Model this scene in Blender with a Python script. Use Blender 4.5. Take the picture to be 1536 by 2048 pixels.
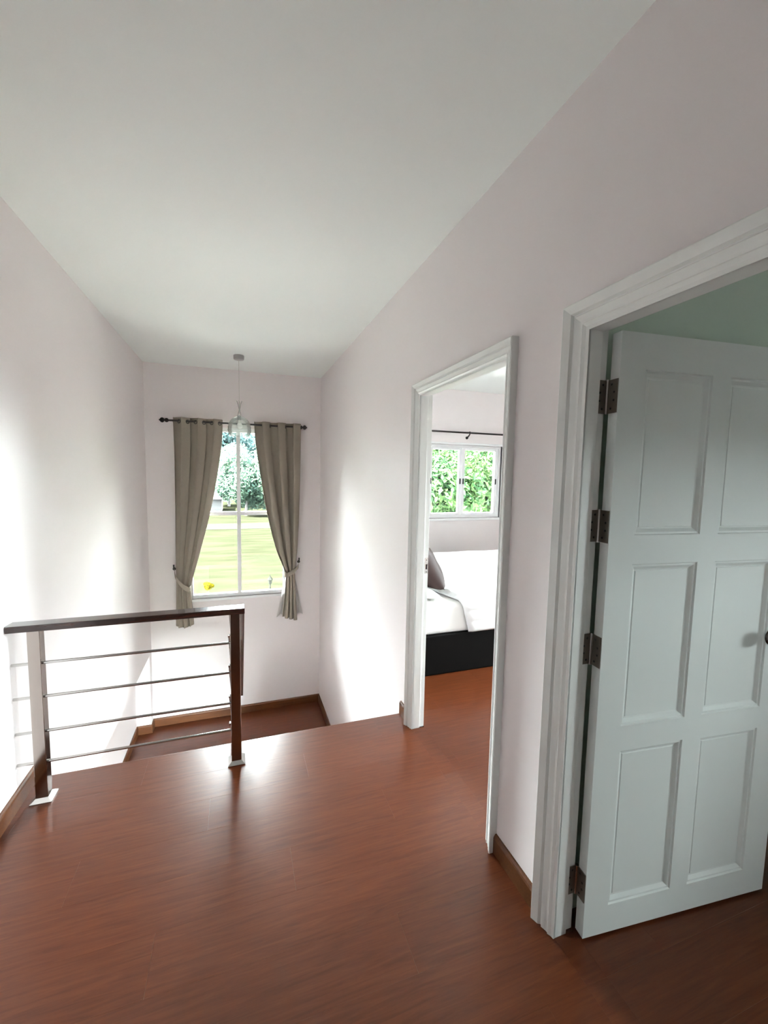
import bpy, bmesh, math, random
from mathutils import Vector, Matrix
import numpy as np

random.seed(7)
rng = np.random.default_rng(7)
for o in list(bpy.data.objects):
    bpy.data.objects.remove(o, do_unlink=True)
SC = bpy.context.scene
COL = SC.collection

# ------------------------------------------------------------------ camera
CAM = Vector((0, 0, 1.545))
YAW, PITCH, ROLL, FPX = .3341, -.0876, .019, 844.5
cam_d = bpy.data.cameras.new('camera')
cam = bpy.data.objects.new('camera', cam_d)
COL.objects.link(cam)
fwd = Vector((math.sin(YAW) * math.cos(PITCH), math.cos(YAW) * math.cos(PITCH), math.sin(PITCH)))
rgt = Vector((math.cos(YAW), -math.sin(YAW), 0))
upv = rgt.cross(fwd)
r2 = math.cos(ROLL) * rgt + math.sin(ROLL) * upv
u2 = -math.sin(ROLL) * rgt + math.cos(ROLL) * upv
M = Matrix((r2, u2, -fwd)).transposed().to_4x4()
M.translation = CAM
cam.matrix_world = M
cam_d.sensor_fit = 'VERTICAL'
cam_d.sensor_height = 36
cam_d.lens = 36 * FPX / 2048
cam_d.clip_start = .02
cam_d.clip_end = 800
SC.camera = cam

# ------------------------------------------------------------------ sky, exposure
SKY = 98.0
wd = bpy.data.worlds.new('overcast_sky')
SC.world = wd
wd.use_nodes = True
bg = wd.node_tree.nodes['Background']
bg.inputs[0].default_value = (.90, .97, 1.0, 1)
bg.inputs[1].default_value = SKY
sun_d = bpy.data.lights.new('sun', 'SUN')
sun_d.energy = 890.0
sun_d.angle = math.radians(3)
sun_d.color = (1.0, .95, .86)
sun = bpy.data.objects.new('sun', sun_d)
COL.objects.link(sun)
sun.rotation_euler = Vector((-.93, -.30, 1.30)).to_track_quat('Z', 'Y').to_euler()
vs = SC.view_settings
vs.view_transform = 'Standard'
vs.look = 'None'
vs.gamma = 1
vs.use_curve_mapping = False
vs.exposure = 0.88
SC.cycles.max_bounces = 10
SC.cycles.diffuse_bounces = 7
SC.cycles.transparent_max_bounces = 16


def portal(x, y, z, sx, sz, rot):
    # sampling guide for the daylight entering through a window; gives off no light itself
    d = bpy.data.lights.new('window_portal', 'AREA')
    d.shape = 'RECTANGLE'
    d.size, d.size_y = sx, sz
    d.cycles.is_portal = True
    o = bpy.data.objects.new('window_portal', d)
    COL.objects.link(o)
    o.location = (x, y, z)
    o.rotation_euler = rot


# ------------------------------------------------------------------ room numbers (metres)
R, L, H, F, E = .9926, -.9696, 2.730, 5.36, 2.4487
RB = 1.072            # room side of the right wall
LR = -1.119           # recessed lower part of the left wall
ZB = -.555            # underside of the upper left wall
ZLAND, ZLOW = -1.47, -2.94
YB = -2.4             # end of the hallway behind the camera
FB = 5.30             # far wall of the bedroom
GROUND = -3.1
W1 = (-.56, .58, .03, 2.06)      # stair window opening x0 x1 z0 z1
W2 = (2.47, 3.64, .955, 1.985)   # bedroom window
W4 = (1.5, 2.65, .8, 1.92)          # unseen bedroom side window, y0 y1 z0 z1
W5 = (-.9, 3.6, -2.88, -.45)        # added ground floor glass doors, x0 x1 z0 z1
W3 = (-1.55, -.97, .98, 1.66)         # unseen side window of the other room, y0 y1 z0 z1
D1 = (1.435, 2.255, 2.0)
D2 = (.20, 1.024, 1.985)
portal((W1[0] + W1[1]) / 2, F + .1, (W1[2] + W1[3]) / 2, W1[1] - W1[0], W1[3] - W1[2], (-math.pi / 2, 0, 0))
portal((W2[0] + W2[1]) / 2, FB + .12, (W2[2] + W2[3]) / 2, W2[1] - W2[0], W2[3] - W2[2], (-math.pi / 2, 0, 0))
portal((W5[0] + W5[1]) / 2, YB - .1, (W5[2] + W5[3]) / 2, W5[1] - W5[0], W5[3] - W5[2], (math.pi / 2, 0, 0))
portal(4.3, (W3[0] + W3[1]) / 2, (W3[2] + W3[3]) / 2, W3[3] - W3[2], W3[1] - W3[0], (0, math.pi / 2, 0))


portal(5.0, (W4[0] + W4[1]) / 2, (W4[2] + W4[3]) / 2, W4[3] - W4[2], W4[1] - W4[0], (0, math.pi / 2, 0))


# ------------------------------------------------------------------ materials
def mat(name, col, rough=.5, metal=0, spec=.5, bump=0, bscale=200, coat=0, vary=0, vscale=3, trans=0):
    m = bpy.data.materials.new(name)
    m.use_nodes = True
    nt = m.node_tree
    b = nt.nodes['Principled BSDF']
    b.inputs['Base Color'].default_value = (*col, 1)
    b.inputs['Roughness'].default_value = rough
    b.inputs['Metallic'].default_value = metal
    b.inputs['Specular IOR Level'].default_value = spec
    b.inputs['Coat Weight'].default_value = coat
    geo = nt.nodes.new('ShaderNodeNewGeometry')
    if vary:
        n = nt.nodes.new('ShaderNodeTexNoise')
        n.inputs['Scale'].default_value = vscale
        n.inputs['Detail'].default_value = 5
        nt.links.new(geo.outputs['Position'], n.inputs['Vector'])
        r = nt.nodes.new('ShaderNodeValToRGB')
        r.color_ramp.elements[0].position = .3
        r.color_ramp.elements[1].position = .7
        r.color_ramp.elements[0].color = (*[max(0, c * (1 - vary)) for c in col], 1)
        r.color_ramp.elements[1].color = (*[min(1, c * (1 + vary)) for c in col], 1)
        nt.links.new(n.outputs['Fac'], r.inputs['Fac'])
        nt.links.new(r.outputs['Color'], b.inputs['Base Color'])
    if bump:
        n = nt.nodes.new('ShaderNodeTexNoise')
        n.inputs['Scale'].default_value = bscale
        n.inputs['Detail'].default_value = 3
        nt.links.new(geo.outputs['Position'], n.inputs['Vector'])
        bp = nt.nodes.new('ShaderNodeBump')
        bp.inputs['Strength'].default_value = bump
        bp.inputs['Distance'].default_value = .002
        nt.links.new(n.outputs['Fac'], bp.inputs['Height'])
        nt.links.new(bp.outputs['Normal'], b.inputs['Normal'])
    return m


def wood(name, dark, light, rough, stretch=(3.0, 42, 42), perobj=True, bump=.25, coat=0, spec=.5):
    m = mat(name, dark, rough, coat=coat, spec=spec)
    nt = m.node_tree
    b = nt.nodes['Principled BSDF']
    geo = nt.nodes.new('ShaderNodeNewGeometry')
    info = nt.nodes.new('ShaderNodeObjectInfo')
    add = nt.nodes.new('ShaderNodeVectorMath')
    add.operation = 'ADD'
    sc = nt.nodes.new('ShaderNodeVectorMath')
    sc.operation = 'SCALE'
    sc.inputs['Scale'].default_value = 7.0
    nt.links.new(geo.outputs['Position'], add.inputs[0])
    nt.links.new(info.outputs['Random'], sc.inputs[0])
    nt.links.new(sc.outputs['Vector'], add.inputs[1])
    mul = nt.nodes.new('ShaderNodeVectorMath')
    mul.operation = 'MULTIPLY'
    mul.inputs[1].default_value = stretch
    nt.links.new(add.outputs['Vector'], mul.inputs[0])
    n = nt.nodes.new('ShaderNodeTexNoise')
    n.inputs['Scale'].default_value = 1.6
    n.inputs['Detail'].default_value = 8
    n.inputs['Roughness'].default_value = .65
    n.inputs['Distortion'].default_value = .6
    nt.links.new(mul.outputs['Vector'], n.inputs['Vector'])
    r = nt.nodes.new('ShaderNodeValToRGB')
    r.color_ramp.elements[0].position = .34
    r.color_ramp.elements[1].position = .68
    r.color_ramp.elements[0].color = (*dark, 1)
    r.color_ramp.elements[1].color = (*light, 1)
    nt.links.new(n.outputs['Fac'], r.inputs['Fac'])
    hsv = nt.nodes.new('ShaderNodeHueSaturation')
    mr = nt.nodes.new('ShaderNodeMapRange')
    mr.inputs['To Min'].default_value = .97
    mr.inputs['To Max'].default_value = 1.03
    nt.links.new(info.outputs['Random'], mr.inputs['Value'])
    if perobj:
        nt.links.new(mr.outputs['Result'], hsv.inputs['Value'])
    nt.links.new(r.outputs['Color'], hsv.inputs['Color'])
    nt.links.new(hsv.outputs['Color'], b.inputs['Base Color'])
    bp = nt.nodes.new('ShaderNodeBump')
    bp.inputs['Strength'].default_value = bump
    bp.inputs['Distance'].default_value = .0015
    nt.links.new(n.outputs['Fac'], bp.inputs['Height'])
    nt.links.new(bp.outputs['Normal'], b.inputs['Normal'])
    return m


def glass_mat(name, tint, refl=1.0, body=0.0, bodycol=(.9, .95, .92)):
    m = bpy.data.materials.new(name)
    m.use_nodes = True
    nt = m.node_tree
    nt.nodes.clear()
    out = nt.nodes.new('ShaderNodeOutputMaterial')
    tr = nt.nodes.new('ShaderNodeBsdfTransparent')
    tr.inputs[0].default_value = (*tint, 1)
    gl = nt.nodes.new('ShaderNodeBsdfGlossy')
    gl.inputs['Roughness'].default_value = .02
    fr = nt.nodes.new('ShaderNodeFresnel')
    fr.inputs['IOR'].default_value = 1.45
    mx = nt.nodes.new('ShaderNodeMixShader')
    ma = nt.nodes.new('ShaderNodeMath')
    ma.operation = 'MULTIPLY'
    ma.inputs[1].default_value = refl
    nt.links.new(fr.outputs[0], ma.inputs[0])
    nt.links.new(ma.outputs[0], mx.inputs[0])
    last = tr.outputs[0]
    if body:
        df = nt.nodes.new('ShaderNodeBsdfTranslucent')
        df.inputs[0].default_value = (*bodycol, 1)
        m2 = nt.nodes.new('ShaderNodeMixShader')
        m2.inputs[0].default_value = body
        nt.links.new(tr.outputs[0], m2.inputs[1])
        nt.links.new(df.outputs[0], m2.inputs[2])
        last = m2.outputs[0]
    nt.links.new(last, mx.inputs[1])
    nt.links.new(gl.outputs[0], mx.inputs[2])
    nt.links.new(mx.outputs[0], out.inputs[0])
    return m


def leaf_mat(name, c0, c1, transl=.35):
    m = bpy.data.materials.new(name)
    m.use_nodes = True
    nt = m.node_tree
    nt.nodes.clear()
    out = nt.nodes.new('ShaderNodeOutputMaterial')
    geo = nt.nodes.new('ShaderNodeNewGeometry')
    n = nt.nodes.new('ShaderNodeTexNoise')
    n.inputs['Scale'].default_value = .9
    nt.links.new(geo.outputs['Position'], n.inputs['Vector'])
    ad = nt.nodes.new('ShaderNodeMath')
    ad.operation = 'ADD'
    sb = nt.nodes.new('ShaderNodeMath')
    sb.operation = 'MULTIPLY_ADD'
    sb.inputs[1].default_value = .5
    sb.inputs[2].default_value = -.25
    nt.links.new(geo.outputs['Random Per Island'], sb.inputs[0])
    nt.links.new(n.outputs['Fac'], ad.inputs[0])
    nt.links.new(sb.outputs[0], ad.inputs[1])
    r = nt.nodes.new('ShaderNodeValToRGB')
    r.color_ramp.elements[0].position = .3
    r.color_ramp.elements[1].position = .7
    r.color_ramp.elements[0].color = (*c0, 1)
    r.color_ramp.elements[1].color = (*c1, 1)
    nt.links.new(ad.outputs[0], r.inputs['Fac'])
    d = nt.nodes.new('ShaderNodeBsdfDiffuse')
    t = nt.nodes.new('ShaderNodeBsdfTranslucent')
    nt.links.new(r.outputs['Color'], d.inputs[0])
    nt.links.new(r.outputs['Color'], t.inputs[0])
    mx = nt.nodes.new('ShaderNodeMixShader')
    mx.inputs[0].default_value = transl
    nt.links.new(d.outputs[0], mx.inputs[1])
    nt.links.new(t.outputs[0], mx.inputs[2])
    nt.links.new(mx.outputs[0], out.inputs[0])
    return m


def cloth_mat(name, col, transl, tcol=None, bump=.3):
    m = bpy.data.materials.new(name)
    m.use_nodes = True
    nt = m.node_tree
    nt.nodes.clear()
    out = nt.nodes.new('ShaderNodeOutputMaterial')
    geo = nt.nodes.new('ShaderNodeNewGeometry')
    mp = nt.nodes.new('ShaderNodeVectorMath')
    mp.operation = 'MULTIPLY'
    mp.inputs[1].default_value = (900, 300, 260)
    nt.links.new(geo.outputs['Position'], mp.inputs[0])
    n = nt.nodes.new('ShaderNodeTexNoise')
    n.inputs['Scale'].default_value = 1
    nt.links.new(mp.outputs['Vector'], n.inputs['Vector'])
    r = nt.nodes.new('ShaderNodeValToRGB')
    r.color_ramp.elements[0].position = .3
    r.color_ramp.elements[1].position = .7
    r.color_ramp.elements[0].color = (*[c * .88 for c in col], 1)
    r.color_ramp.elements[1].color = (*[min(1, c * 1.12) for c in col], 1)
    nt.links.new(n.outputs['Fac'], r.inputs['Fac'])
    d = nt.nodes.new('ShaderNodeBsdfDiffuse')
    t = nt.nodes.new('ShaderNodeBsdfTranslucent')
    nt.links.new(r.outputs['Color'], d.inputs[0])
    if tcol:
        t.inputs[0].default_value = (*tcol, 1)
    else:
        nt.links.new(r.outputs['Color'], t.inputs[0])
    mx = nt.nodes.new('ShaderNodeMixShader')
    mx.inputs[0].default_value = transl
    nt.links.new(d.outputs[0], mx.inputs[1])
    nt.links.new(t.outputs[0], mx.inputs[2])
    nt.links.new(mx.outputs[0], out.inputs[0])
    return m


MT = dict(
    wall=mat('pale_pink_paint', (.785, .735, .735), .45, spec=.35, bump=.06, bscale=160),
    wall_g=mat('pale_green_paint', (.62, .73, .64), .5, spec=.3, bump=.06, bscale=160),
    ceil=mat('ceiling_white', (.85, .885, .865), .7, spec=.2, bump=.05, bscale=120),
    white=mat('white_gloss_paint', (.80, .82, .80), .38),
    doorp=mat('door_white_paint', (.77, .825, .81), .5, spec=.35),
    upvc=mat('white_window_plastic', (.84, .85, .86), .3),
    tile=mat('pale_bounce_tile', (.76, .74, .70), .35, vary=.04, vscale=3),
    slab=mat('subfloor', (.10, .045, .028), .7),
    edge=mat('white_fascia', (.75, .72, .7), .5),
    floor=wood('reddish_laminate', (.070, .0165, .0054), (.112, .0300, .0102), .28, spec=.31, coat=.0),
    base=wood('skirting_wood', (.060, .019, .0055), (.102, .036, .0105), .38, spec=.3, perobj=False),
    rail=wood('dark_handrail_wood', (.022, .008, .006), (.05, .018, .012), .22, perobj=False, bump=.05, coat=.4),
    steel=mat('polished_steel', (.34, .30, .275), .14, metal=1),
    steel_b=mat('bright_steel', (.50, .49, .47), .18, metal=1),
    hinge=mat('aged_hinge_steel', (.22, .20, .17), .38, metal=.85),
    screw=mat('dark_screw', (.02, .02, .02), .5, metal=.5),
    black=mat('black_metal', (.012, .008, .008), .35, metal=.3),
    curtain=cloth_mat('taupe_curtain', (.275, .240, .197), .06),
    lining=cloth_mat('sheer_lining', (.62, .60, .58), .5),
    canopy=mat('grey_canopy', (.42, .42, .41), .35, metal=.4),
    wire=mat('chrome_wire', (.5, .5, .48), .2, metal=1),
    cord=mat('cord', (.55, .54, .5), .5),
    bulb=mat('bulb_white', (.9, .9, .86), .3),
    glass=glass_mat('window_glass', (.97, .99, .98)),
    shade=glass_mat('clear_shade_glass', (.975, .985, .975), refl=.55, body=.06),
    sheet=mat('white_cotton', (.70, .70, .68), .85, bump=.25, bscale=25),
    duvet=mat('white_quilt', (.66, .67, .67), .85, bump=.2, bscale=30),
    cushion=mat('brown_satin', (.040, .024, .022), .6, spec=.25, bump=.1, bscale=20),
    bedbase=mat('black_leatherette', (.0025, .0022, .002), .6, spec=.06, bump=.1, bscale=300),
    knob=mat('dark_knob', (.10, .09, .08), .25, metal=1),
    grass=mat('mown_lawn', (.00185, .00208, .00130), .9, spec=0, vary=.25, vscale=.8),
    bark=mat('bark', (.0025, .002, .0014), .9),
    leaf_near=leaf_mat('near_leaves', (.0045, .0118, .0052), (.0090, .0172, .0060), .45),
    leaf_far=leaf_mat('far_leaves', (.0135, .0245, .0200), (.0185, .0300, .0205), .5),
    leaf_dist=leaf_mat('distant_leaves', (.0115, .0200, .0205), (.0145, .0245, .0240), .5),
    flower=leaf_mat('yellow_flowers', (.0058, .0050, .0002), (.0075, .0064, .0003)),
    roofw=mat('pale_roof', (.0065, .0065, .0068), .9, spec=0),
    housew=mat('house_wall', (.0032, .0034, .0034), .8),
    lantern=mat('white_lantern', (.0019, .0021, .0019), .5, spec=0),
    concrete=mat('pale_bounce_concrete', (.74, .74, .70), .9, vary=.1, vscale=2),
    road=mat('pale_road', (.0025, .0028, .0021), .9, spec=0),
)


# ------------------------------------------------------------------ mesh helpers
class MB:
    def __init__(s):
        s.v, s.f, s.sm = [], [], []

    def add(s, vs, fs, smooth=False):
        o = len(s.v)
        s.v += [tuple(v) for v in vs]
        s.f += [tuple(i + o for i in f) for f in fs]
        s.sm += [smooth] * len(fs)
        return s

    def box(s, x0, x1, y0, y1, z0, z1):
        return s.add([(x0, y0, z0), (x1, y0, z0), (x1, y1, z0), (x0, y1, z0), (x0, y0, z1), (x1, y0, z1), (x1, y1, z1), (x0, y1, z1)],
                     [(0, 3, 2, 1), (4, 5, 6, 7), (0, 1, 5, 4), (1, 2, 6, 5), (2, 3, 7, 6), (3, 0, 4, 7)])

    def tube(s, pts, r, n=10, closed=False):
        pts = [Vector(p) for p in pts]
        rr = r if isinstance(r, (list, tuple)) else [r] * len(pts)
        k = len(pts)
        rings = []
        ref = None
        for i, p in enumerate(pts):
            if closed:
                t = pts[(i + 1) % k] - pts[i - 1]
            else:
                t = pts[min(i + 1, k - 1)] - pts[max(i - 1, 0)]
            t.normalize()
            if ref is None:
                ref = Vector((0, 0, 1)) if abs(t.z) < .9 else Vector((1, 0, 0))
            a = t.cross(ref)
            if a.length < 1e-4:
                a = t.cross(Vector((0, 1, 0)))
            a.normalize()
            b = a.cross(t)
            ref = b
            rings.append([p + rr[i] * (math.cos(2 * math.pi * j / n) * a + math.sin(2 * math.pi * j / n) * b) for j in range(n)])
        vs = [v for rg in rings for v in rg]
        fs = []
        for i in range(k if closed else k - 1):
            i2 = (i + 1) % k
            for j in range(n):
                j2 = (j + 1) % n
                fs.append((i * n + j, i * n + j2, i2 * n + j2, i2 * n + j))
        s.add(vs, fs, True)
        if not closed:
            s.add(rings[0], [tuple(range(n))][::1])
            s.add(rings[-1], [tuple(range(n))[::-1]])
        return s

    def lathe(s, prof, c, n=24, axis='z', smooth=True):
        # prof: (radius, height) list
        vs = []
        for (r, h) in prof:
            for j in range(n):
                a = 2 * math.pi * j / n
                p = (r * math.cos(a), r * math.sin(a), h)
                if axis == 'x':
                    p = (h, r * math.cos(a), r * math.sin(a))
                elif axis == 'y':
                    p = (r * math.cos(a), h, r * math.sin(a))
                vs.append((c[0] + p[0], c[1] + p[1], c[2] + p[2]))
        fs = []
        for i in range(len(prof) - 1):
            for j in range(n):
                j2 = (j + 1) % n
                fs.append((i * n + j, i * n + j2, (i + 1) * n + j2, (i + 1) * n + j))
        return s.add(vs, fs, smooth)

    def grid(s, P, nu, nv, smooth=True):
        vs = [P(i / nu, j / nv) for j in range(nv + 1) for i in range(nu + 1)]
        fs = [(j * (nu + 1) + i, j * (nu + 1) + i + 1, (j + 1) * (nu + 1) + i + 1, (j + 1) * (nu + 1) + i) for j in range(nv) for i in range(nu)]
        return s.add(vs, fs, smooth)

    def mesh(s, name, m, fix=True):
        me = bpy.data.meshes.new(name)
        me.from_pydata(s.v, [], s.f)
        me.polygons.foreach_set('use_smooth', s.sm)
        if fix:
            b = bmesh.new()
            b.from_mesh(me)
            bmesh.ops.recalc_face_normals(b, faces=b.faces)
            b.to_mesh(me)
            b.free()
        me.materials.append(m)
        me.update()
        return me

    def build(s, name, m, parent=None, bevel=0, fix=True, seg=2):
        o = bpy.data.objects.new(name, s.mesh(name, m, fix))
        COL.objects.link(o)
        if parent is not None:
            o.parent = parent
            o.matrix_parent_inverse = parent_world(parent).inverted()
        if bevel:
            md = o.modifiers.new('bevel', 'BEVEL')
            md.width = bevel
            md.segments = seg
            md.limit_method = 'ANGLE'
        return o


def parent_world(p):
    w = p.matrix_basis.copy()
    if p.parent:
        w = parent_world(p.parent) @ p.matrix_parent_inverse @ w
    return w


def empty(name, loc=(0, 0, 0)):
    o = bpy.data.objects.new(name, None)
    COL.objects.link(o)
    o.location = loc
    o.empty_display_size = .05
    return o


def tag(o, label=None, cat=None, group=None, kind=None):
    if label:
        o['label'] = label
    if cat:
        o['category'] = cat
    if group:
        o['group'] = group
    if kind:
        o['kind'] = kind
    return o


def inst(me, name, loc, parent, scale=None):
    o = bpy.data.objects.new(name, me)
    COL.objects.link(o)
    o.parent = parent
    o.matrix_parent_inverse = parent_world(parent).inverted()
    o.location = loc
    if scale:
        o.scale = scale
    return o


# ------------------------------------------------------------------ shell
w = MB()
# left wall: thick upper storey, set back below, column in the corner
w.box(-1.24, L, YB - .15, F, ZB, H)
tag(w.build('wall_left', MT['wall']), 'pale pink left wall beside the railing and stairwell', 'wall', kind='structure')

tag(MB().box(-1.24, LR, YB - .15, F, ZLOW, ZB).build('wall_left_lower', MT['wall']), 'pale lower wall set back under the left wall of the stairwell', 'wall', kind='structure')
tag(MB().box(LR, L, 5.24, F, ZLOW, ZB).build('wall_column', MT['wall']), 'pale square column in the far left corner of the stairwell', 'wall', kind='structure')

w = MB()
a0, a1 = D1[0] - .02, D1[1] + .02
b0, b1 = D2[0] - .02, D2[1] + .02
zt1, zt2 = D1[2] + .02, D2[2] + .02
w.box(R, RB, YB - .15, b0, 0, H)
w.box(R, RB, b0, b1, zt2, H)
w.box(R, RB, b1, a0, 0, H)
w.box(R, RB, a0, a1, zt1, H)
w.box(R, RB, a1, F, -.2, H)
w.box(R, RB, E - .3, F, ZLOW, -.2)
tag(w.build('wall_right', MT['wall']), 'pale pink right wall with the two white door frames', 'wall', kind='structure')


def wall_y(name, y0, y1, x0, x1, z0, z1, hole, m):
    w = MB()
    hx0, hx1, hz0, hz1 = hole
    w.box(x0, hx0, y0, y1, z0, z1)
    w.box(hx1, x1, y0, y1, z0, z1)
    w.box(hx0, hx1, y0, y1, z0, hz0)
    w.box(hx0, hx1, y0, y1, hz1, z1)
    return w.build(name, m)


tag(wall_y('wall_far', F, F + .16, -1.24, RB, ZLOW, H, W1, MT['wall']), 'pale pink end wall around the curtained stair window', 'wall', kind='structure')
tag(wall_y('wall_bedroom_far', FB, FB + .22, RB, 4.9, GROUND, H, W2, MT['wall']), 'pale pink bedroom wall with the sliding window', 'wall', kind='structure')
m = MB()
m.box(4.9, 5.05, 1.1, W4[0], GROUND, H).box(4.9, 5.05, W4[1], FB + .22, GROUND, H)
m.box(4.9, 5.05, W4[0], W4[1], GROUND, W4[2]).box(4.9, 5.05, W4[0], W4[1], W4[3], H)
tag(m.build('wall_bedroom_right', MT['wall']), 'pale pink bedroom wall beyond the foot of the bed', 'wall', kind='structure')
tag(MB().box(RB, 5.05, 1.2, 1.3, GROUND, H).build('wall_bedroom_near', MT['wall']), 'pale pink bedroom wall nearest the viewer', 'wall', kind='structure')
tag(MB().box(RB, 5.05, 1.085, 1.2, GROUND, H).build('wall_partition', MT['wall_g']), 'pale partition wall behind the open panelled door', 'wall', kind='structure')
tag(wall_y('wall_back_lower', YB - .15, YB, -1.24, 4.2, ZLOW - .16, -.2, W5, MT['wall']), 'pale ground floor wall around the added glass doors', 'wall', kind='structure')
tag(MB().box(LR, 4.2, YB, 1.15, -.22, -.2).box(LR, R, 1.15, E - .03, -.22, -.2).build('ceiling_lower', MT['ceil']), 'white ceiling of the storey below', 'ceiling', kind='structure')
tag(MB().box(L, 4.2, YB - .15, YB, -.2, H).build('wall_back', MT['wall']), 'pale wall behind the viewer closing the hallway', 'wall', kind='structure')
m = MB()
m.box(4.2, 4.35, YB - .15, W3[0], GROUND, H).box(4.2, 4.35, W3[1], 1.15, GROUND, H)
m.box(4.2, 4.35, W3[0], W3[1], GROUND, W3[2]).box(4.2, 4.35, W3[0], W3[1], W3[3], H)
tag(m.build('wall_side_room', MT['wall_g']), 'pale far wall of the dim room behind the panelled door', 'wall', kind='structure')
tag(MB().box(-1.24, 5.05, YB - .15, FB + .22, H, H + .15).build('ceiling', MT['ceil']), 'plain off-white flat ceiling over hallway and bedroom', 'ceiling', kind='structure')

# floor: slab + planks
fl = MB()
T = .008
fl.box(L, R, YB, E - .03, -.2, -T)
fl.box(R, RB, YB, D1[1] + .02, -.2, -T)
fl.box(RB, 4.9, 1.3, FB, -.2, -T)
fl.box(RB, 4.2, YB, 1.085, -.2, -T)
floor = tag(fl.build('floor', MT['slab']), 'reddish brown wood laminate floor of hallway and bedroom', 'floor', kind='structure')
nos = MB()
nos.tube([(L + .001, E - .012, -.012), (R - .001, E - .012, -.012)], .0125, 12)
nos.box(L, R, E - .03, E - .012, -.03, 0.0)
nos.box(L, R, E - .03, E - .004, -.18, -.02)
nos.build('nosing', MT['floor'], floor)
plank_cache = {}


def plank_mesh(lx, ly, t=T):
    k = (round(lx, 3), round(ly, 3), t)
    if k not in plank_cache:
        g = .0001
        c = .00012
        x0, x1, y0, y1 = g, lx - g, g, ly - g
        vs = [(x0, y0, -t), (x1, y0, -t), (x1, y1, -t), (x0, y1, -t), (x0, y0, -c), (x1, y0, -c), (x1, y1, -c), (x0, y1, -c),
              (x0 + c, y0 + c, 0), (x1 - c, y0 + c, 0), (x1 - c, y1 - c, 0), (x0 + c, y1 - c, 0)]
        fs = [(0, 1, 5, 4), (1, 2, 6, 5), (2, 3, 7, 6), (3, 0, 4, 7), (4, 5, 9, 8), (5, 6, 10, 9), (6, 7, 11, 10), (7, 4, 8, 11), (8, 9, 10, 11)]
        plank_cache[k] = MB().add(vs, fs).mesh('plank', MT['floor'], fix=False)
    return plank_cache[k]


def planks(parent, x0, x1, y0, y1, z=0, pitch=.192, length=1.26):
    k0 = math.floor((y0 - E) / pitch)
    k = k0
    while E - .03 + k * pitch < y1 - 1e-4:
        ya, yb = max(y0, E - .03 + k * pitch), min(y1, E - .03 + (k + 1) * pitch)
        if yb - ya > .004:
            off = ((k * 37) % 100) / 100 * length
            j = math.floor((x0 - off) / length)
            while off + j * length < x1:
                xa, xb = max(x0, off + j * length), min(x1, off + (j + 1) * length)
                if xb - xa > .004:
                    inst(plank_mesh(xb - xa, yb - ya), 'plank', (xa, ya, z), parent)
                j += 1
        k += 1


planks(floor, L, R, -1.0, E - .03)
planks(floor, R, RB, D1[0], D1[1])
planks(floor, R, RB, D2[0], D2[1])
planks(floor, RB, 4.2, 1.3, 3.0)
planks(floor, RB, 3.4, -1.0, 1.085)

# ------------------------------------------------------------------ stairs
st = tag(empty('staircase', (0, 4.2, ZLAND)), 'brown wooden stairs turning at the landing below the window', 'stairs')
ld = MB().box(LR + .002, L + .002, 4.1, 5.238, ZLAND - .18, ZLAND - T).box(L + .002, R - .002, 4.1, F - .002, ZLAND - .18, ZLAND - T).build('landing', MT['slab'], st)
for yy in [F - .002] + list(np.arange(5.238, 4.1, -.192)):
    y0 = 5.238 if yy > 5.3 else max(4.1, yy - .192)
    cut = LR + .35 + ((yy * 7.3) % 1.0) * 1.2
    for xa, xb in ((LR + .002 if yy < 5.3 else L + .002, cut), (cut, R - .002)):
        inst(plank_mesh(xb - xa, yy - y0), 'plank', (xa, y0, ZLAND), ld)
run, rise = (4.1 - E) / 7, -ZLAND / 8
for i in range(1, 8):
    y0 = E + (i - 1) * run
    MB().box(.03, R - .002, y0 - .02, y0 + run, -i * rise - .03, -i * rise).build('tread', MT['floor'], st, bevel=.006)
    MB().box(.03, R - .002, y0 - .012, y0, -i * rise, -(i - 1) * rise - .03).build('riser', MT['edge'], st)
MB().box(.03, R - .002, 4.088, 4.1, ZLAND, -7 * rise - .03).build('riser', MT['edge'], st)
for i in range(1, 8):
    y1 = 4.1 - (i - 1) * run
    MB().box(LR + .002, -.03, y1 - run, y1 + .02, ZLAND - i * rise - .03, ZLAND - i * rise).build('tread', MT['floor'], st, bevel=.006)
MB().box(-.03, .03, E, 4.1, ZLOW, ZLAND).build('stringer', MT['edge'], st)
tag(MB().box(-1.24, R, YB, F, ZLOW - .15, ZLOW).box(R, 4.2, YB, 1.15, ZLOW - .15, ZLOW).build('floor_lower', MT['tile']), 'unseen tiled floor of the storey below, made pale to bounce daylight up', 'floor', kind='structure')  # unseen lower floor, made pale so it bounces daylight up the stairwell
tag(MB().box(R, RB, 1.15, E - .3, ZLOW, -.2).build('wall_under', MT['wall']), 'pale ground floor wall beside the lower stairs', 'wall', kind='structure')


# ------------------------------------------------------------------ baseboards
def board_prof(h=.082, t=.014):
    return [(0, 0), (t, 0), (t, h - .016), (t - .003, h - .008), (t - .008, h - .001), (0, h)]


def board_y(mb, xw, sgn, y0, y1, z=0, h=.082):
    p = board_prof(h)
    n = len(p)
    vs = [(xw + sgn * a, y, z + b) for y in (y0, y1) for a, b in p]
    fs = [tuple(range(n)), tuple(range(n, 2 * n))[::-1]] + [(i, (i + 1) % n, n + (i + 1) % n, n + i) for i in range(n)]
    return mb.add(vs, fs)


def board_x(mb, yw, sgn, x0, x1, z=0, h=.082):
    p = board_prof(h)
    n = len(p)
    vs = [(x, yw + sgn * a, z + b) for x in (x0, x1) for a, b in p]
    fs = [tuple(range(n)), tuple(range(n, 2 * n))[::-1]] + [(i, (i + 1) % n, n + (i + 1) % n, n + i) for i in range(n)]
    return mb.add(vs, fs)


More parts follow.
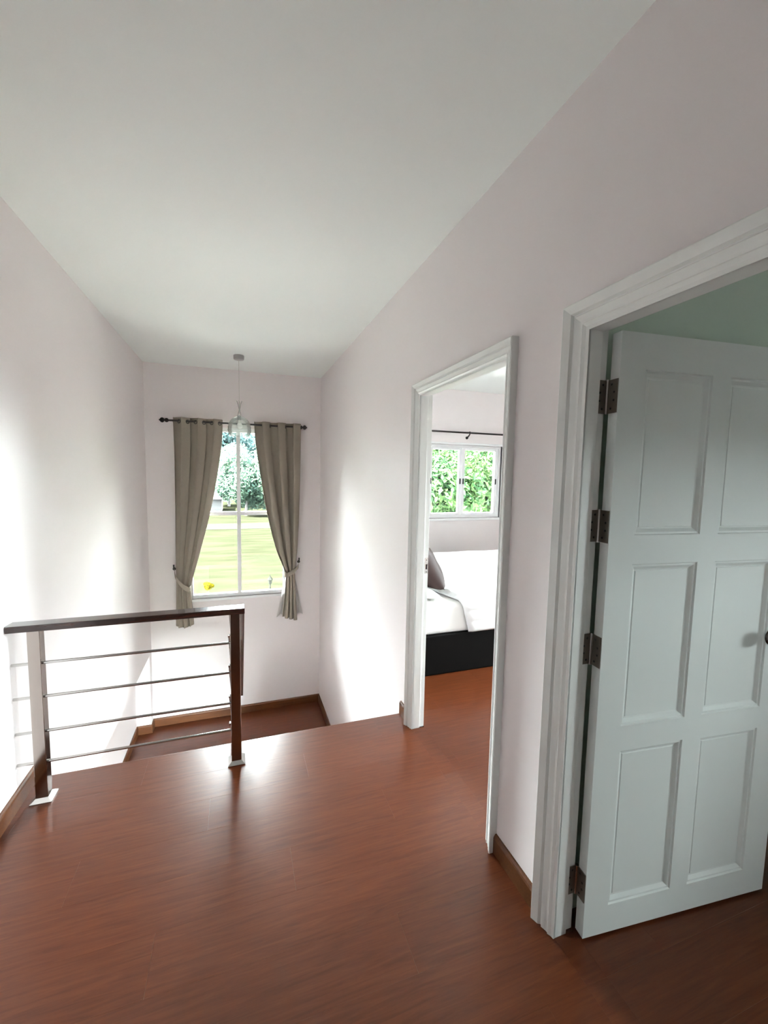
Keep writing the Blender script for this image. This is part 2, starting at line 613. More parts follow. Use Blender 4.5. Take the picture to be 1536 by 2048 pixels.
CW1, CW2 = .066, .086      # casing widths
bl = tag(board_y(MB(), L, 1, -1.0, E - .005).build('baseboard_left', MT['base']), 'brown wooden skirting along the left wall behind the railing post', 'baseboard', kind='structure')
br = tag(empty('baseboard_right', (R, 1.3, 0)), 'brown wooden skirting along the right wall beside the door frames', 'baseboard', kind='structure')
board_y(MB(), R, -1, D2[1] + CW2, D1[0] - CW1).build('board', MT['base'], br)
board_y(MB(), R, -1, D1[1] + CW1, E - .004).build('board', MT['base'], br)
bf = tag(empty('baseboard_far', (0, F, ZLAND)), 'dark brown skirting around the lower stair landing', 'baseboard', kind='structure')
hb = .10
board_x(MB(), F, -1, L, R, ZLAND, hb).build('board', MT['base'], bf)
board_y(MB(), R, -1, 4.1, F, ZLAND, hb).build('board', MT['base'], bf)
board_y(MB(), LR, 1, 4.1, 5.24, ZLAND, hb).build('board', MT['base'], bf)
board_x(MB(), 5.24, -1, LR, L, ZLAND, hb).build('board', MT['base'], bf)
board_y(MB(), L, 1, 5.226, F, ZLAND, hb).build('board', MT['base'], bf)
bb = tag(empty('baseboard_bedroom', (3, FB, 0)), 'brown skirting at the foot of the bedroom walls', 'baseboard', kind='structure')
board_x(MB(), FB, -1, RB, 4.9).build('board', MT['base'], bb)
board_y(MB(), 4.9, -1, 1.3, FB).build('board', MT['base'], bb)


# ------------------------------------------------------------------ door frames
def casing_prof(w):
    s = w / .086
    return [(0, 0), (0, .006), (.010 * s, .008), (.020 * s, .014), (.024 * s, .0115), (.030 * s, .0125), (.046 * s, .019), (.050 * s, .015),
            (.053 * s, .015), (.058 * s, .024), (.072 * s, .029), (w - .004, .033), (w, .030), (w, 0)]


def frame(name, D, w, label):
    y0, y1, zt = D
    root = tag(empty(name, (R, (y0 + y1) / 2, 0)), label, 'door frame', kind='structure')
    p = casing_prof(w)
    n = len(p)

    def sweep(a, b):     # a,b: functions t->(y,z)
        vs = [(R - q, *f(t)) for f in (a, b) for t, q in p]
        fs = [tuple(range(n)), tuple(range(n, 2 * n))[::-1]] + [(i, (i + 1) % n, n + (i + 1) % n, n + i) for i in range(n)]
        return MB().add(vs, fs)
    sweep(lambda t: (y1 + t, 0), lambda t: (y1 + t, zt + t)).build('casing_leg', MT['white'], root)
    sweep(lambda t: (y0 - t, 0), lambda t: (y0 - t, zt + t)).build('casing_leg', MT['white'], root)
    sweep(lambda t: (y0 - t, zt + t), lambda t: (y1 + t, zt + t)).build('casing_head', MT['white'], root)
    xs = 1.040
    rb = .010
    for (ya, yb, sg) in ((y1, y1 + .02, 1), (y0 - .02, y0, -1)):
        m = MB()
        m.box(R - .004, xs, ya, yb, 0, zt + .02)
        m.box(xs, RB, ya + (rb if sg > 0 else 0), yb - (0 if sg > 0 else rb), 0, zt + .02)
        m.build('jamb', MT['white'], root, bevel=.0015)
    m = MB()
    m.box(R - .004, xs, y0, y1, zt, zt + .02)
    m.box(xs, RB, y0 - .01, y1 + .01, zt + rb, zt + .02)
    m.build('head_jamb', MT['white'], root, bevel=.0015)
    return root


tr1 = frame('trim_1', D1, CW1, 'white moulded frame of the open doorway to the bedroom')
tr2 = frame('trim_2', D2, CW2, 'white moulded frame around the panelled door, nearest on the right')
# strike plate on the bedroom jamb
sp = MB()
yj = D1[1] + .01
sp.box(1.050, 1.071, yj - .002, yj, .962, 1.055).build('strike_plate', MT['steel_b'], tr1)
spo = tr1.children[-1]
tag(MB().box(1.055, 1.066, yj - .0025, yj - .0018, .988, 1.018).build('latch_hole', MT['black'], spo), 'dark latch hole')
for zz in (.972, 1.044):
    MB().lathe([(0, -.003), (.003, -.003), (.003, -.0015)], (1.0605, yj, zz), 10, 'y').build('screw', MT['screw'], spo)

# ------------------------------------------------------------------ panelled door
ANG = math.atan2(-.075, .785)
LW, LT, LZ0, LZ1 = .79, .036, .010, 1.982
d2 = tag(empty('door_2', (1.0745, .987, 0)), 'open white six-panel door with steel hinges, nearest on the right', 'door', kind='structure')
d2.rotation_euler = (0, 0, ANG)
DW = parent_world(d2)


def dbuild(mb, name, m, parent, bevel=0):
    o = bpy.data.objects.new(name, mb.mesh(name, m))
    COL.objects.link(o)
    o.parent = parent
    if bevel:
        md = o.modifiers.new('bevel', 'BEVEL')
        md.width = bevel
        md.segments = 2
        md.limit_method = 'ANGLE'
    return o


cols = [(.093, .350), (.424, .684)]
rows = [(.112, .665), (.745, 1.280), (1.372, 1.876)]
fr = MB()
fr.box(0, cols[0][0], 0, LT, LZ0, LZ1)
fr.box(cols[1][1], LW, 0, LT, LZ0, LZ1)
zc = [LZ0, rows[0][0], rows[0][1], rows[1][0], rows[1][1], rows[2][0], rows[2][1], LZ1]
for i in (0, 2, 4, 6):
    fr.box(cols[0][0], cols[1][1], 0, LT, zc[i], zc[i + 1])
for a, b in rows:
    fr.box(cols[0][1], cols[1][0], 0, LT, a, b)
lf = dbuild(fr, 'leaf', MT['doorp'], d2)
for (c0, c1) in cols:
    for (z0, z1) in rows:
        pf = [(0, 0.0005), (.003, .0045), (.009, .0045), (.019, .0125), (.024, .0135), (.026, .0115)]
        m = MB()
        for side in (0, 1):
            rings = []
            for (i, d) in pf:
                yy = d if side == 0 else LT - d
                rings.append([(c0 + i, yy, z0 + i), (c1 - i, yy, z0 + i), (c1 - i, yy, z1 - i), (c0 + i, yy, z1 - i)])
            vs = [v for r_ in rings for v in r_]
            fs = []
            for k in range(len(rings) - 1):
                for j in range(4):
                    j2 = (j + 1) % 4
                    fs.append((k * 4 + j, k * 4 + j2, k * 4 + 4 + j2, k * 4 + 4 + j))
            e = (len(rings) - 1) * 4
            fs.append((e, e + 1, e + 2, e + 3))
            m.add(vs, fs)
        dbuild(m, 'panel', MT['doorp'], lf)
# hinges
for hz in (1.795, 1.398, .998, .188):
    hg = empty('hinge')
    hg.parent = d2
    hg.location = (-.004, .042, hz)
    h2 = .05
    m = MB()
    m.tube([(0, 0, -h2 - .002), (0, 0, h2 + .002)], .0062, 12)
    for k in range(1, 5):
        z = -h2 + k * .02
        m.tube([(0, 0, z - .0006), (0, 0, z + .0006)], .0068, 12)
    dbuild(m, 'knuckle', MT['steel_b'], hg)
    m = MB().box(.0005, .0036, -.040, -.003, -h2, h2)
    pl = dbuild(m, 'hinge_plate', MT['hinge'], hg)
    for sz in (-.036, -.012, .012, .036):
        dbuild(MB().lathe([(0, -.0008), (.0036, -.0008), (.0036, .001)], (.0005, -.024 + (.007 if abs(sz) > .02 else -.004), sz), 10, 'x'), 'screw', MT['screw'], pl)
    # plate fixed on the jamb side
    ca, sa = math.cos(-ANG), math.sin(-ANG)
    m = MB().box(-.040, -.003, .0, .003, -h2, h2)
    m.v = [(x * ca - y * sa, x * sa + y * ca, z) for x, y, z in m.v]
    pl = dbuild(m, 'hinge_plate', MT['hinge'], hg)
    for sz in (-.036, -.012, .012, .036):
        mm = MB().lathe([(0, -.001), (.0036, -.001), (.0036, .001)], (-.024 + (.007 if abs(sz) > .02 else -.004), 0, sz), 10, 'y')
        mm.v = [(x * ca - y * sa, x * sa + y * ca, z) for x, y, z in mm.v]
        dbuild(mm, 'screw', MT['screw'], pl)
kn = MB().lathe([(0, -.062), (.018, -.061), (.026, -.052), (.027, -.042), (.020, -.032), (.011, -.026), (.010, -.008), (.028, -.006), (.030, 0)], (.708, 0, 1.0), 28, 'y')
tag(dbuild(kn, 'knob', MT['knob'], d2), 'dark metal round door knob')


# ------------------------------------------------------------------ windows
ya, yb = F + .02, F + .075
x0, x1, z0, z1 = W1
wn = tag(empty('window_1', (0, ya, z0)), 'tall white four-pane window between the grey curtains above the stairs', 'window', kind='structure')
m = MB()
fw = .045
m.box(x0, x0 + fw, ya, yb, z0, z1).box(x1 - fw, x1, ya, yb, z0, z1).box(x0 + fw, x1 - fw, ya, yb, z0, z0 + fw).box(x0 + fw, x1 - fw, ya, yb, z1 - fw, z1)
m.build('frame', MT['upvc'], wn, bevel=.003)
MB().box(-.012, .032, ya, yb, z0 + fw, z1 - fw).build('mullion', MT['upvc'], wn, bevel=.003)
ZT = 1.047
MB().box(x0 + fw, -.012, ya, yb, ZT - .022, ZT + .022).build('transom', MT['upvc'], wn, bevel=.003)
MB().box(.032, x1 - fw, ya, yb, ZT - .022, ZT + .022).build('transom', MT['upvc'], wn, bevel=.003)
for (a, b) in ((x0 + fw, -.012), (.032, x1 - fw)):
    for (c, d) in ((z0 + fw, ZT - .022), (ZT + .022, z1 - fw)):
        MB().box(a, b, ya + .03, ya + .034, c, d).build('pane', MT['glass'], wn)
MB().box(x0 - .015, x1 + .015, F - .012, ya, z0 - .03, z0).build('sill', MT['upvc'], wn, bevel=.004)

# bedroom sliding window
x0, x1, z0, z1 = W2
ya, yb = FB + .03, FB + .10
wn = tag(empty('window_2', (3, ya, z0)), 'white two-sash sliding window in the bedroom with a leafy tree outside', 'window', kind='structure')
m = MB()
fw = .035
m.box(x0, x0 + fw, ya, yb, z0, z1).box(x1 - fw, x1, ya, yb, z0, z1).box(x0 + fw, x1 - fw, ya, yb, z0, z0 + fw).box(x0 + fw, x1 - fw, ya, yb, z1 - fw, z1)
m.build('frame', MT['upvc'], wn, bevel=.003)
for (a, b, hx) in ((x0 + fw, 3.012, (2.53, 2.99)), (3.016, x1 - fw, (3.04, 3.576))):
    c, d = z0 + fw, z1 - fw
    sw = .046
    m = MB()
    m.box(a, a + sw, ya + .015, yb - .015, c, d).box(b - sw, b, ya + .015, yb - .015, c, d).box(a + sw, b - sw, ya + .015, yb - .015, c, c + .035).box(a + sw, b - sw, ya + .015, yb - .015, d - .035, d)
    s_ = m.build('sash', MT['upvc'], wn, bevel=.003)
    MB().box(a + sw, b - sw, ya + .033, ya + .037, c + .035, d - .035).build('pane', MT['glass'], s_)
    for h in hx:
        tag(MB().box(h - .008, h + .008, ya + .003, ya + .016, 1.435, 1.515).build('sash_handle', MT['black'], s_, bevel=.003), 'small black sash handle')
m = MB()
m.box(x0 - .03, x1 + .03, FB - .016, FB + .03, z0 - .035, z0)
m.build('sill', MT['upvc'], wn, bevel=.004)
m = MB()
m.box(x0 - .03, x0, FB - .008, FB + .03, z0, z1 + .03).box(x1, x1 + .03, FB - .008, FB + .03, z0, z1 + .03).box(x0, x1, FB - .008, FB + .03, z1, z1 + .03)
m.build('architrave', MT['upvc'], wn, bevel=.003)
# unseen side windows, added to bring daylight into the bedroom and other room
for nm, W, xw, lb in (('unseen_window_3', W3, 4.23, 'unseen white window lighting the room behind the panelled door'), ('added_window_4', W4, 4.93, 'unseen white window added in the bedroom side wall for daylight')):
    y0, y1, z0, z1 = W
    wn = tag(empty(nm, (xw, (y0 + y1) / 2, z0)), lb, 'window', kind='structure')
    ym = (y0 + y1) / 2
    m = MB()
    m.box(xw, xw + .06, y0, y0 + .05, z0, z1).box(xw, xw + .06, y1 - .05, y1, z0, z1).box(xw, xw + .06, y0 + .05, y1 - .05, z0, z0 + .05).box(xw, xw + .06, y0 + .05, y1 - .05, z1 - .05, z1)
    m.box(xw, xw + .06, ym - .025, ym + .025, z0 + .05, z1 - .05)
    m.build('frame', MT['upvc'], wn)
    for a, b in ((y0 + .05, ym - .025), (ym + .025, y1 - .05)):
        MB().box(xw + .02, xw + .024, a, b, z0 + .05, z1 - .05).build('pane', MT['glass'], wn)

# unseen ground floor glass doors, added to send daylight up the stairwell
x0, x1, z0, z1 = W5
wn = tag(empty('added_glass_doors', (1.3, YB - .1, z0)), 'unseen wide glazed doors added on the ground floor to light the stairwell', 'door', kind='structure')
ya, yb = YB - .11, YB - .05
nb = 4
for i in range(nb):
    a, b = x0 + (x1 - x0) * i / nb, x0 + (x1 - x0) * (i + 1) / nb
    m = MB()
    m.box(a, a + .06, ya, yb, z0, z1).box(b - .06, b, ya, yb, z0, z1).box(a + .06, b - .06, ya, yb, z0, z0 + .1).box(a + .06, b - .06, ya, yb, z1 - .06, z1)
    s_ = m.build('sash', MT['upvc'], wn)
    MB().box(a + .06, b - .06, ya + .03, ya + .034, z0 + .1, z1 - .06).build('pane', MT['glass'], s_)

# ------------------------------------------------------------------ railing
PY = 2.272
rl = tag(empty('railing', (-.45, PY, 0)), 'dark wooden handrail on steel posts with thin rods at the stair edge', 'railing')
NX = (-.876, -.021)
ps = .0245
for nx in NX:
    p_ = MB().box(nx - ps, nx + ps, PY - ps, PY + ps, .012, .823).build('post', MT['steel'], rl, bevel=.002)
    b_ = MB()
    q = .043
    b_.box(nx - q, nx + q, PY - q, PY + q, 0, .006)
    z = .006
    b_.add([(nx - q, PY - q, z), (nx + q, PY - q, z), (nx + q, PY + q, z), (nx - q, PY + q, z),
            (nx - ps, PY - ps, .02), (nx + ps, PY - ps, .02), (nx + ps, PY + ps, .02), (nx - ps, PY + ps, .02)],
           [(0, 1, 5, 4), (1, 2, 6, 5), (2, 3, 7, 6), (3, 0, 4, 7)])
    b_.build('base_plate', MT['steel_b'], p_)
HY0, HY1, HZ0, HZ1 = 2.222, 2.296, .822, .852
MB().box(L + .001, .027, HY0, HY1, HZ0, HZ1).build('handrail', MT['rail'], rl, bevel=.003)
for z in (.660, .500, .333, .184):
    a = MB().tube([(L, PY - .004, z), (NX[1] - ps, PY - .004, z)], .0065, 12).build('rod', MT['steel_b'], rl)
# flight going down behind the near post
sl = -rise / run
ye = 4.12
hx0, hx1 = -.052, .027
m = MB()
ys = HY1 - .003
za, zb = HZ1, HZ1 + sl * (ye - ys)
m.add([(hx0, ys, za - .03), (hx1, ys, za - .03), (hx1, ye, zb - .03), (hx0, ye, zb - .03), (hx0, ys, za), (hx1, ys, za), (hx1, ye, zb), (hx0, ye, zb)],
      [(0, 3, 2, 1), (4, 5, 6, 7), (0, 1, 5, 4), (1, 2, 6, 5), (2, 3, 7, 6), (3, 0, 4, 7)])
m.build('stair_handrail', MT['rail'], rl, bevel=.003)
for z in (.695, .535, .368, .219):
    MB().tube([(-.051, PY - .01, z), (-.051, PY + .01, z), (-.051, ye, z + sl * (ye - PY))], .006, 10).build('stair_rod', MT['steel_b'], rl)
yp = 4.13
MB().box(-.021 - ps, -.021 + ps, yp - ps, yp + ps, ZLAND + .002, HZ1 - .03 + sl * (yp + ps - ys)).build('post', MT['steel'], rl, bevel=.002)

# ------------------------------------------------------------------ curtains
YR, ZR = F - .095, 2.103
rod = tag(empty('curtain_rod', (0, YR, ZR)), 'dark brown curtain rod with ball finials over the stair window', 'curtain rod')
MB().tube([(-.735, YR, ZR), (.735, YR, ZR)], .0105, 14).build('pole', MT['black'], rod)
for sg, xe in ((-1, -.735), (1, .735)):
    pr = [(0.001, .078), (.007, .075), (.010, .068), (.024, .058), (.029, .045), (.024, .031), (.012, .024), (.011, .020), (.021, .012), (.024, 0), (.019, -.013), (.0105, -.02)]
    MB().lathe([(r, sg * h) for r, h in pr], (xe, YR, ZR), 18, 'x').build('finial', MT['black'], rod)
for bx in (-.66, .70):
    m = MB().tube([(bx, YR, ZR - .002), (bx, F - .012, ZR - .002)], .007, 10)
    m.lathe([(0, -.014), (.025, -.012), (.027, 0)], (bx, F, ZR - .002), 18, 'y')
    m.build('bracket', MT['black'], rod)


def interp(v, ks):
    for (a, x), (b, y) in zip(ks, ks[1:]):
        if v <= b:
            t = (v - a) / (b - a)
            t = t * t * (3 - 2 * t) if False else t
            return x + (y - x) * t
    return ks[-1][1]


def smooth_interp(z, ks):
    # Catmull-Rom through (z, x) keys, z descending
    n = len(ks)
    for i in range(n - 1):
        z0, x0 = ks[i]
        z1, x1 = ks[i + 1]
        if z >= z1 or i == n - 2:
            t = min(1, max(0, (z0 - z) / (z0 - z1)))
            def slope(j):
                if j == 0:
                    return (ks[1][1] - ks[0][1]) / (ks[0][0] - ks[1][0])
                if j == n - 1:
                    return (ks[-1][1] - ks[-2][1]) / (ks[-2][0] - ks[-1][0])
                return (ks[j + 1][1] - ks[j - 1][1]) / (ks[j - 1][0] - ks[j + 1][0])
            m0, m1 = slope(i) * (z0 - z1), slope(i + 1) * (z0 - z1)
            return (2 * t**3 - 3 * t**2 + 1) * x0 + (t**3 - 2 * t**2 + t) * m0 + (-2 * t**3 + 3 * t**2) * x1 + (t**3 - t**2) * m1


def curtain(name, outer, inner, amp, waves, phase, ztop, zbot, tie, label, droop, zc):
    root = tag(empty(name, (outer[0][1], YR, zbot(0))), label, 'curtain', 'curtains of the stair window')
    nu, nv = 150, 70

    def P(u, v):
        zz = ztop + (zbot(u) - ztop) * v
        # lower edge of swept part: the inner folds are lifted at the tie
        zk = ztop + (zbot(.5) - ztop) * v
        xo, xi = smooth_interp(zk, outer), smooth_interp(zk, inner)
        a = smooth_interp(zk, amp)
        ph = 2 * math.pi * waves * u + phase
        x = xo + (xi - xo) * u + .42 * a * math.sin(2 * ph + .6)
        y = YR + a * math.sin(ph) + .12 * a * math.sin(3.1 * ph + 1 + 2 * v)
        dz = abs(zk - zc(u))
        return (x, y, zz)
    o = MB().grid(P, nu, nv).build('fabric', MT['curtain'], root)
    md = o.modifiers.new('thickness', 'SOLIDIFY')
    md.thickness = .003
    # eyelets at the zero crossings around the rod
    k = 0
    vv = (ztop - ZR) / (ztop - zbot(.5))
    for i in range(int(waves * 2) + 2):
        u = (i * math.pi - phase) / (2 * math.pi * waves)
        if u < .015 or u > .985:
            continue
        p0, p1 = Vector(P(u - .004, vv)), Vector(P(u + .004, vv))
        t = (p1 - p0)
        t.z = 0
        t.normalize()
        c = Vector(P(u, vv))
        c.z = ZR - .006
        pts = [c + .0185 * (math.cos(q) * t + math.sin(q) * Vector((0, 0, 1))) for q in [2 * math.pi * j / 20 for j in range(20)]]
        MB().tube(pts, .0055, 8, closed=True).build('eyelet', MT['black'], root)
        k += 1
    # tie band
    (xa, za), (xb, zb_) = tie
    hw = .032
    m = MB()
    N = 26
    sg = 1 if xb > xa else -1

    def T(u, v):
        t = u
        x = xa + (xb - xa) * t
        sag = droop * math.sin(math.pi * t)
        z = za + (zb_ - za) * t - sag + (v - .5) * 2 * hw * (.55 + .45 * min(1, 2 * t))
        y = F - .030 - (.142) * math.sin(math.pi * .5 * min(1, t * 5))
        return (x, y, z)
    m.grid(T, N, 4)

    def T2(u, v):     # band wraps round the back of the gathered cloth
        ang = math.pi * u
        x = xb + sg * .022 * math.sin(ang)
        y = F - .172 + (.145) * (1 - math.cos(ang)) / 2
        z = zb_ + (v - .5) * 2 * hw
        return (x, y, z)
    m.grid(T2, 10, 4)
    b = m.build('tieback', MT['curtain'], root, fix=False)
    md = b.modifiers.new('thickness', 'SOLIDIFY')
    md.thickness = .004
    return root


left = curtain('curtain',
               outer=[(2.14, -.690), (1.3, -.686), (.5, -.684), (.2, -.684), (-.26, -.694)],
               inner=[(2.14, -.165), (1.9, -.175), (1.5, -.232), (1.05, -.318), (.6, -.43), (.35, -.495), (.19, -.530), (.05, -.528), (-.26, -.512)],
               amp=[(2.14, .036), (1.6, .044), (1.0, .040), (.5, .032), (.2, .020), (-.26, .030)],
               waves=3.1, phase=.5, ztop=2.142, zbot=lambda u: -.24 - .03 * math.sin(math.pi * u), tie=((-.705, .405), (-.545, .195)),
               label='grey-taupe eyelet curtain tied back on the left of the stair window', droop=.035, zc=lambda u: .2)
right = curtain('curtain',
                outer=[(2.14, .752), (1.3, .728), (.7, .700), (.40, .668), (.28, .662), (.1, .668), (-.30, .690)],
                inner=[(2.14, .190), (1.9, .205), (1.5, .262), (1.05, .335), (.6, .440), (.38, .520), (.27, .555), (.1, .552), (-.30, .515)],
                amp=[(2.14, .036), (1.6, .044), (1.0, .040), (.5, .030), (.3, .020), (-.26, .030)],
                waves=3.1, phase=2.2, ztop=2.142, zbot=lambda u: -.30 + .05 * u, tie=((.715, .425), (.560, .30)),
                label='grey-taupe eyelet curtain tied back on the right of the stair window', droop=.02, zc=lambda u: .3)
# sheer lining hanging below the right tie and behind it


def SH(u, v):
    z = 1.2 - 1.46 * v
    t = min(1, max(0, (z - .3) / .9))
    wid = .03 + .06 * t if z > .3 else .05 + (.3 - z) / .56 * .115
    cx = .605 - .12 * t
    x = cx - wid + 2 * wid * u
    return (x, F - .045 + .012 * math.sin(2 * math.pi * 3 * u + 5 * v), z + .03 * math.sin(9 * u))


o = MB().grid(SH, 60, 40).build('lining', MT['lining'], right)
tag(o, 'thin whitish lining hanging below the tie')
for nm, x, z in (('left', -.708, .44), ('right', .722, .455)):
    h = tag(empty('curtain_hook', (x, F, z)), 'small black wall hook holding the %s curtain tieback' % nm, 'hook', 'tieback hooks beside the stair window')
    MB().lathe([(0, -.008), (.016, -.007), (.018, 0)], (x, F, z - .03), 16, 'y').build('hook_base', MT['black'], h)
    MB().tube([(x, F - .005, z - .03), (x, F - .035, z - .032), (x, F - .045, z - .02), (x, F - .047, z + .028)], [.006, .006, .006, .0085], 10).build('hook_arm', MT['black'], h)

# ------------------------------------------------------------------ pendant lamp
lx, ly = .024, 4.677
pd = tag(empty('pendant_lamp', (lx, ly, H)), 'clear glass pendant lamp hanging before the stair window', 'lamp')
MB().lathe([(0, H - .044), (.046, H - .044), (.052, H - .038), (.053, H - .006), (.050, H), (0, H)], (lx, ly, 0), 32).build('canopy', MT['canopy'], pd)
MB().tube([(lx, ly, H - .044), (lx, ly, 2.14)], .0022, 8).build('cord', MT['cord'], pd)
cr = MB()
for k in range(6):
    a = 2 * math.pi * k / 6 + .3
    cr.tube([(lx + .006 * math.cos(a), ly + .006 * math.sin(a), 2.195), (lx + .013 * math.cos(a), ly + .013 * math.sin(a), 2.235), (lx + .030 * math.cos(a), ly + .030 * math.sin(a), 2.275)], .0028, 6)
cr.build('wire_crown', MT['wire'], pd)
cn = MB()
for k in range(4):
    a = 2 * math.pi * k / 4 + .5
    cn.tube([(lx + .004 * math.cos(a), ly + .004 * math.sin(a), 2.195), (lx + .007 * math.cos(a), ly + .007 * math.sin(a), 2.17), (lx + .026 * math.cos(a), ly + .026 * math.sin(a), 2.118)], .003, 6)
cn.build('wire_cone', MT['wire'], pd)
MB().lathe([(0, 2.13), (.018, 2.128), (.02, 2.085), (.017, 2.08), (0, 2.08)], (lx, ly, 0), 18).build('socket', MT['canopy'], pd)
MB().lathe([(.001, 1.985), (.018, 1.990), (.028, 2.008), (.028, 2.028), (.016, 2.056), (.013, 2.082)], (lx, ly, 0), 20).build('bulb', MT['bulb'], pd)
N = 40
prof = [(.022, 2.118), (.046, 2.112), (.074, 2.096), (.096, 2.068), (.110, 2.034), (.116, 1.996), (.116, 1.968), (.110, 1.942), (.099, 1.922), (.094, 1.918)]
sh = MB().lathe(prof, (lx, ly, 0), N)
# vertical ribs pressed in the glass
o = sh.build('glass_shade', MT['shade'], pd)
md = o.modifiers.new('sub', 'SUBSURF')
md.levels = md.render_levels = 1
md = o.modifiers.new('thickness', 'SOLIDIFY')
md.thickness = .0015
rib = MB()
for zz in (2.045, 2.01, 1.975, 1.918):
    rr = np.interp(zz, [p[1] for p in prof][::-1], [p[0] for p in prof][::-1]) + .001
    rib.tube([(lx + rr * math.cos(q), ly + rr * math.sin(q), zz) for q in np.linspace(0, 2 * math.pi, 40, endpoint=False)], .0018, 6, closed=True)
rib.build('shade_rib', MT['shade'], pd)

# ------------------------------------------------------------------ bedroom
BX0, BX1, BY0, BY1 = 1.10, 3.22, 2.845, 4.63
bed = tag(empty('bed', ((BX0 + BX1) / 2, (BY0 + BY1) / 2, 0)), 'black-based double bed with white mattress in the bedroom', 'bed')
MB().box(BX0, BX1, BY0, BY1, .0, .322).build('base', MT['bedbase'], bed, bevel=.012)


def rbox(x0, x1, y0, y1, z0, z1, bev, name, m, parent=None, seg=5):
    o = MB().box(x0, x1, y0, y1, z0, z1).build(name, m, parent, bevel=bev, seg=seg)
    for p in o.data.polygons:
        p.use_smooth = True
    return o


rbox(BX0 + .02, BX1 - .03, BY0 + .015, BY1 - .015, .312, .56, .045, 'mattress', MT['sheet'], bed)


# quilt draped over the mattress and down the near side
def quilt(u, v):
    # u along x (head to foot), v across: near hem up over the top to far hem
    X0, X1 = 1.64, BX1 + .005
    near, wid = .255, BY1 - BY0
    s = v * (near * 2 + wid)
    zt = .578
    r = .06
    if s < near - r:
        y, z = BY0 - .006, zt - (near - s)
    elif s < near + r:
        a = (s - near + r) / (2 * r) * math.pi / 2
        y, z = BY0 - .006 + r * (1 - math.cos(a)), zt - r + r * math.sin(a)
    elif s < near + wid - r:
        y, z = BY0 + (s - near), zt
    elif s < near + wid + r:
        a = (s - near - wid + r) / (2 * r) * math.pi / 2
        y, z = BY1 + .006 - r * (1 - math.sin(a)), zt - r + r * math.cos(a)
    else:
        y, z = BY1 + .006, zt - (s - near - wid)
    x = X0 + (X1 - X0) * u
    # slanted head-side edge: further toward the foot on the near hem
    x += (1 - u) * (.07 * max(0, (near - s) / near) - .13 * min(1, max(0, (s - near) / .5)))
    puff = abs(math.sin(math.pi * (s / .085))) ** .4 * .022
    puff2 = .005 * math.sin(9 * x + 3 * s) * math.sin(6 * s + 4 * x)
    wr = .005 * math.sin(24 * x + 2.5 * math.sin(5 * s)) * max(0, 1 - abs(s - near) / .35)
    d = puff + puff2 + wr
    edge = min(1, u * 40)
    if s < near:
        y -= d * edge + .012 * edge
    elif s > near + wid:
        y += d
    else:
        z += d * edge + .016 * edge
    return (x, y, z)


qo = tag(MB().grid(quilt, 90, 170).build('quilt', MT['duvet']), 'white quilted bedspread spread over the bed', 'bedspread')
md = qo.modifiers.new('thickness', 'SOLIDIFY')
md.thickness = .008


def pillow(name, c, sx, sy, sz, rot, m, label, pinch=.12):
    def P(sgn):
        def f(u, v):
            a, b = 2 * u - 1, 2 * v - 1
            k = (1 - a * a) ** .5 * (1 - b * b) ** .5 if abs(a) < 1 and abs(b) < 1 else 0
            k = k ** .8
            x = sx / 2 * a * (1 - pinch * (1 - b * b) * a * a)
            y = sy / 2 * b * (1 - pinch * (1 - a * a) * b * b)
            z = sgn * sz / 2 * k * (1 + .06 * math.sin(5 * a + 3 * b))
            return (x, y, z)
        return f
    mb = MB().grid(P(1), 28, 28).grid(P(-1), 28, 28)
    o = mb.build(name, m)
    b = bmesh.new()
    b.from_mesh(o.data)
    bmesh.ops.remove_doubles(b, verts=b.verts, dist=.0008)
    bmesh.ops.recalc_face_normals(b, faces=b.faces)
    b.to_mesh(o.data)
    b.free()
    o.location = c
    o.rotation_euler = rot
    tag(o, label, 'pillow' if 'cushion' not in name else 'cushion')
    return o


pillow('pillow', (1.31, 3.24, .628), .42, .66, .12, (0, math.radians(12), 0), MT['sheet'], 'white pillow lying under the brown cushion on the bed')
pillow('cushion', (1.435, 3.215, .815), .44, .48, .25, (0, math.radians(58), math.radians(4)), MT['cushion'], 'dark brown satin cushion leaning on the white pillow')
# bedroom curtain rod
rod2 = tag(empty('curtain_rod', (3.05, FB - .08, 2.15)), 'bare dark curtain rod on the bedroom wall above the sliding window', 'curtain rod')
MB().tube([(2.2, FB - .08, 2.147), (3.95, FB - .08, 2.147)], .0115, 12).build('pole', MT['black'], rod2)
for sg, xe in ((-1, 2.2), (1, 3.95)):
    MB().lathe([(r, sg * h) for r, h in ((.001, .06), (.02, .045), (.024, .03), (.018, .014), (.011, 0))], (xe, FB - .08, 2.147), 16, 'x').build('finial', MT['black'], rod2)
m = MB().tube([(3.05, FB - .08, 2.165), (3.05, FB - .082, 2.13), (3.05, FB - .05, 2.105), (3.05, FB, 2.09)], .0085, 10)
m.lathe([(0, -.012), (.018, -.01), (.02, 0)], (3.05, FB, 2.085), 14, 'y')
m.build('bracket', MT['black'], rod2)

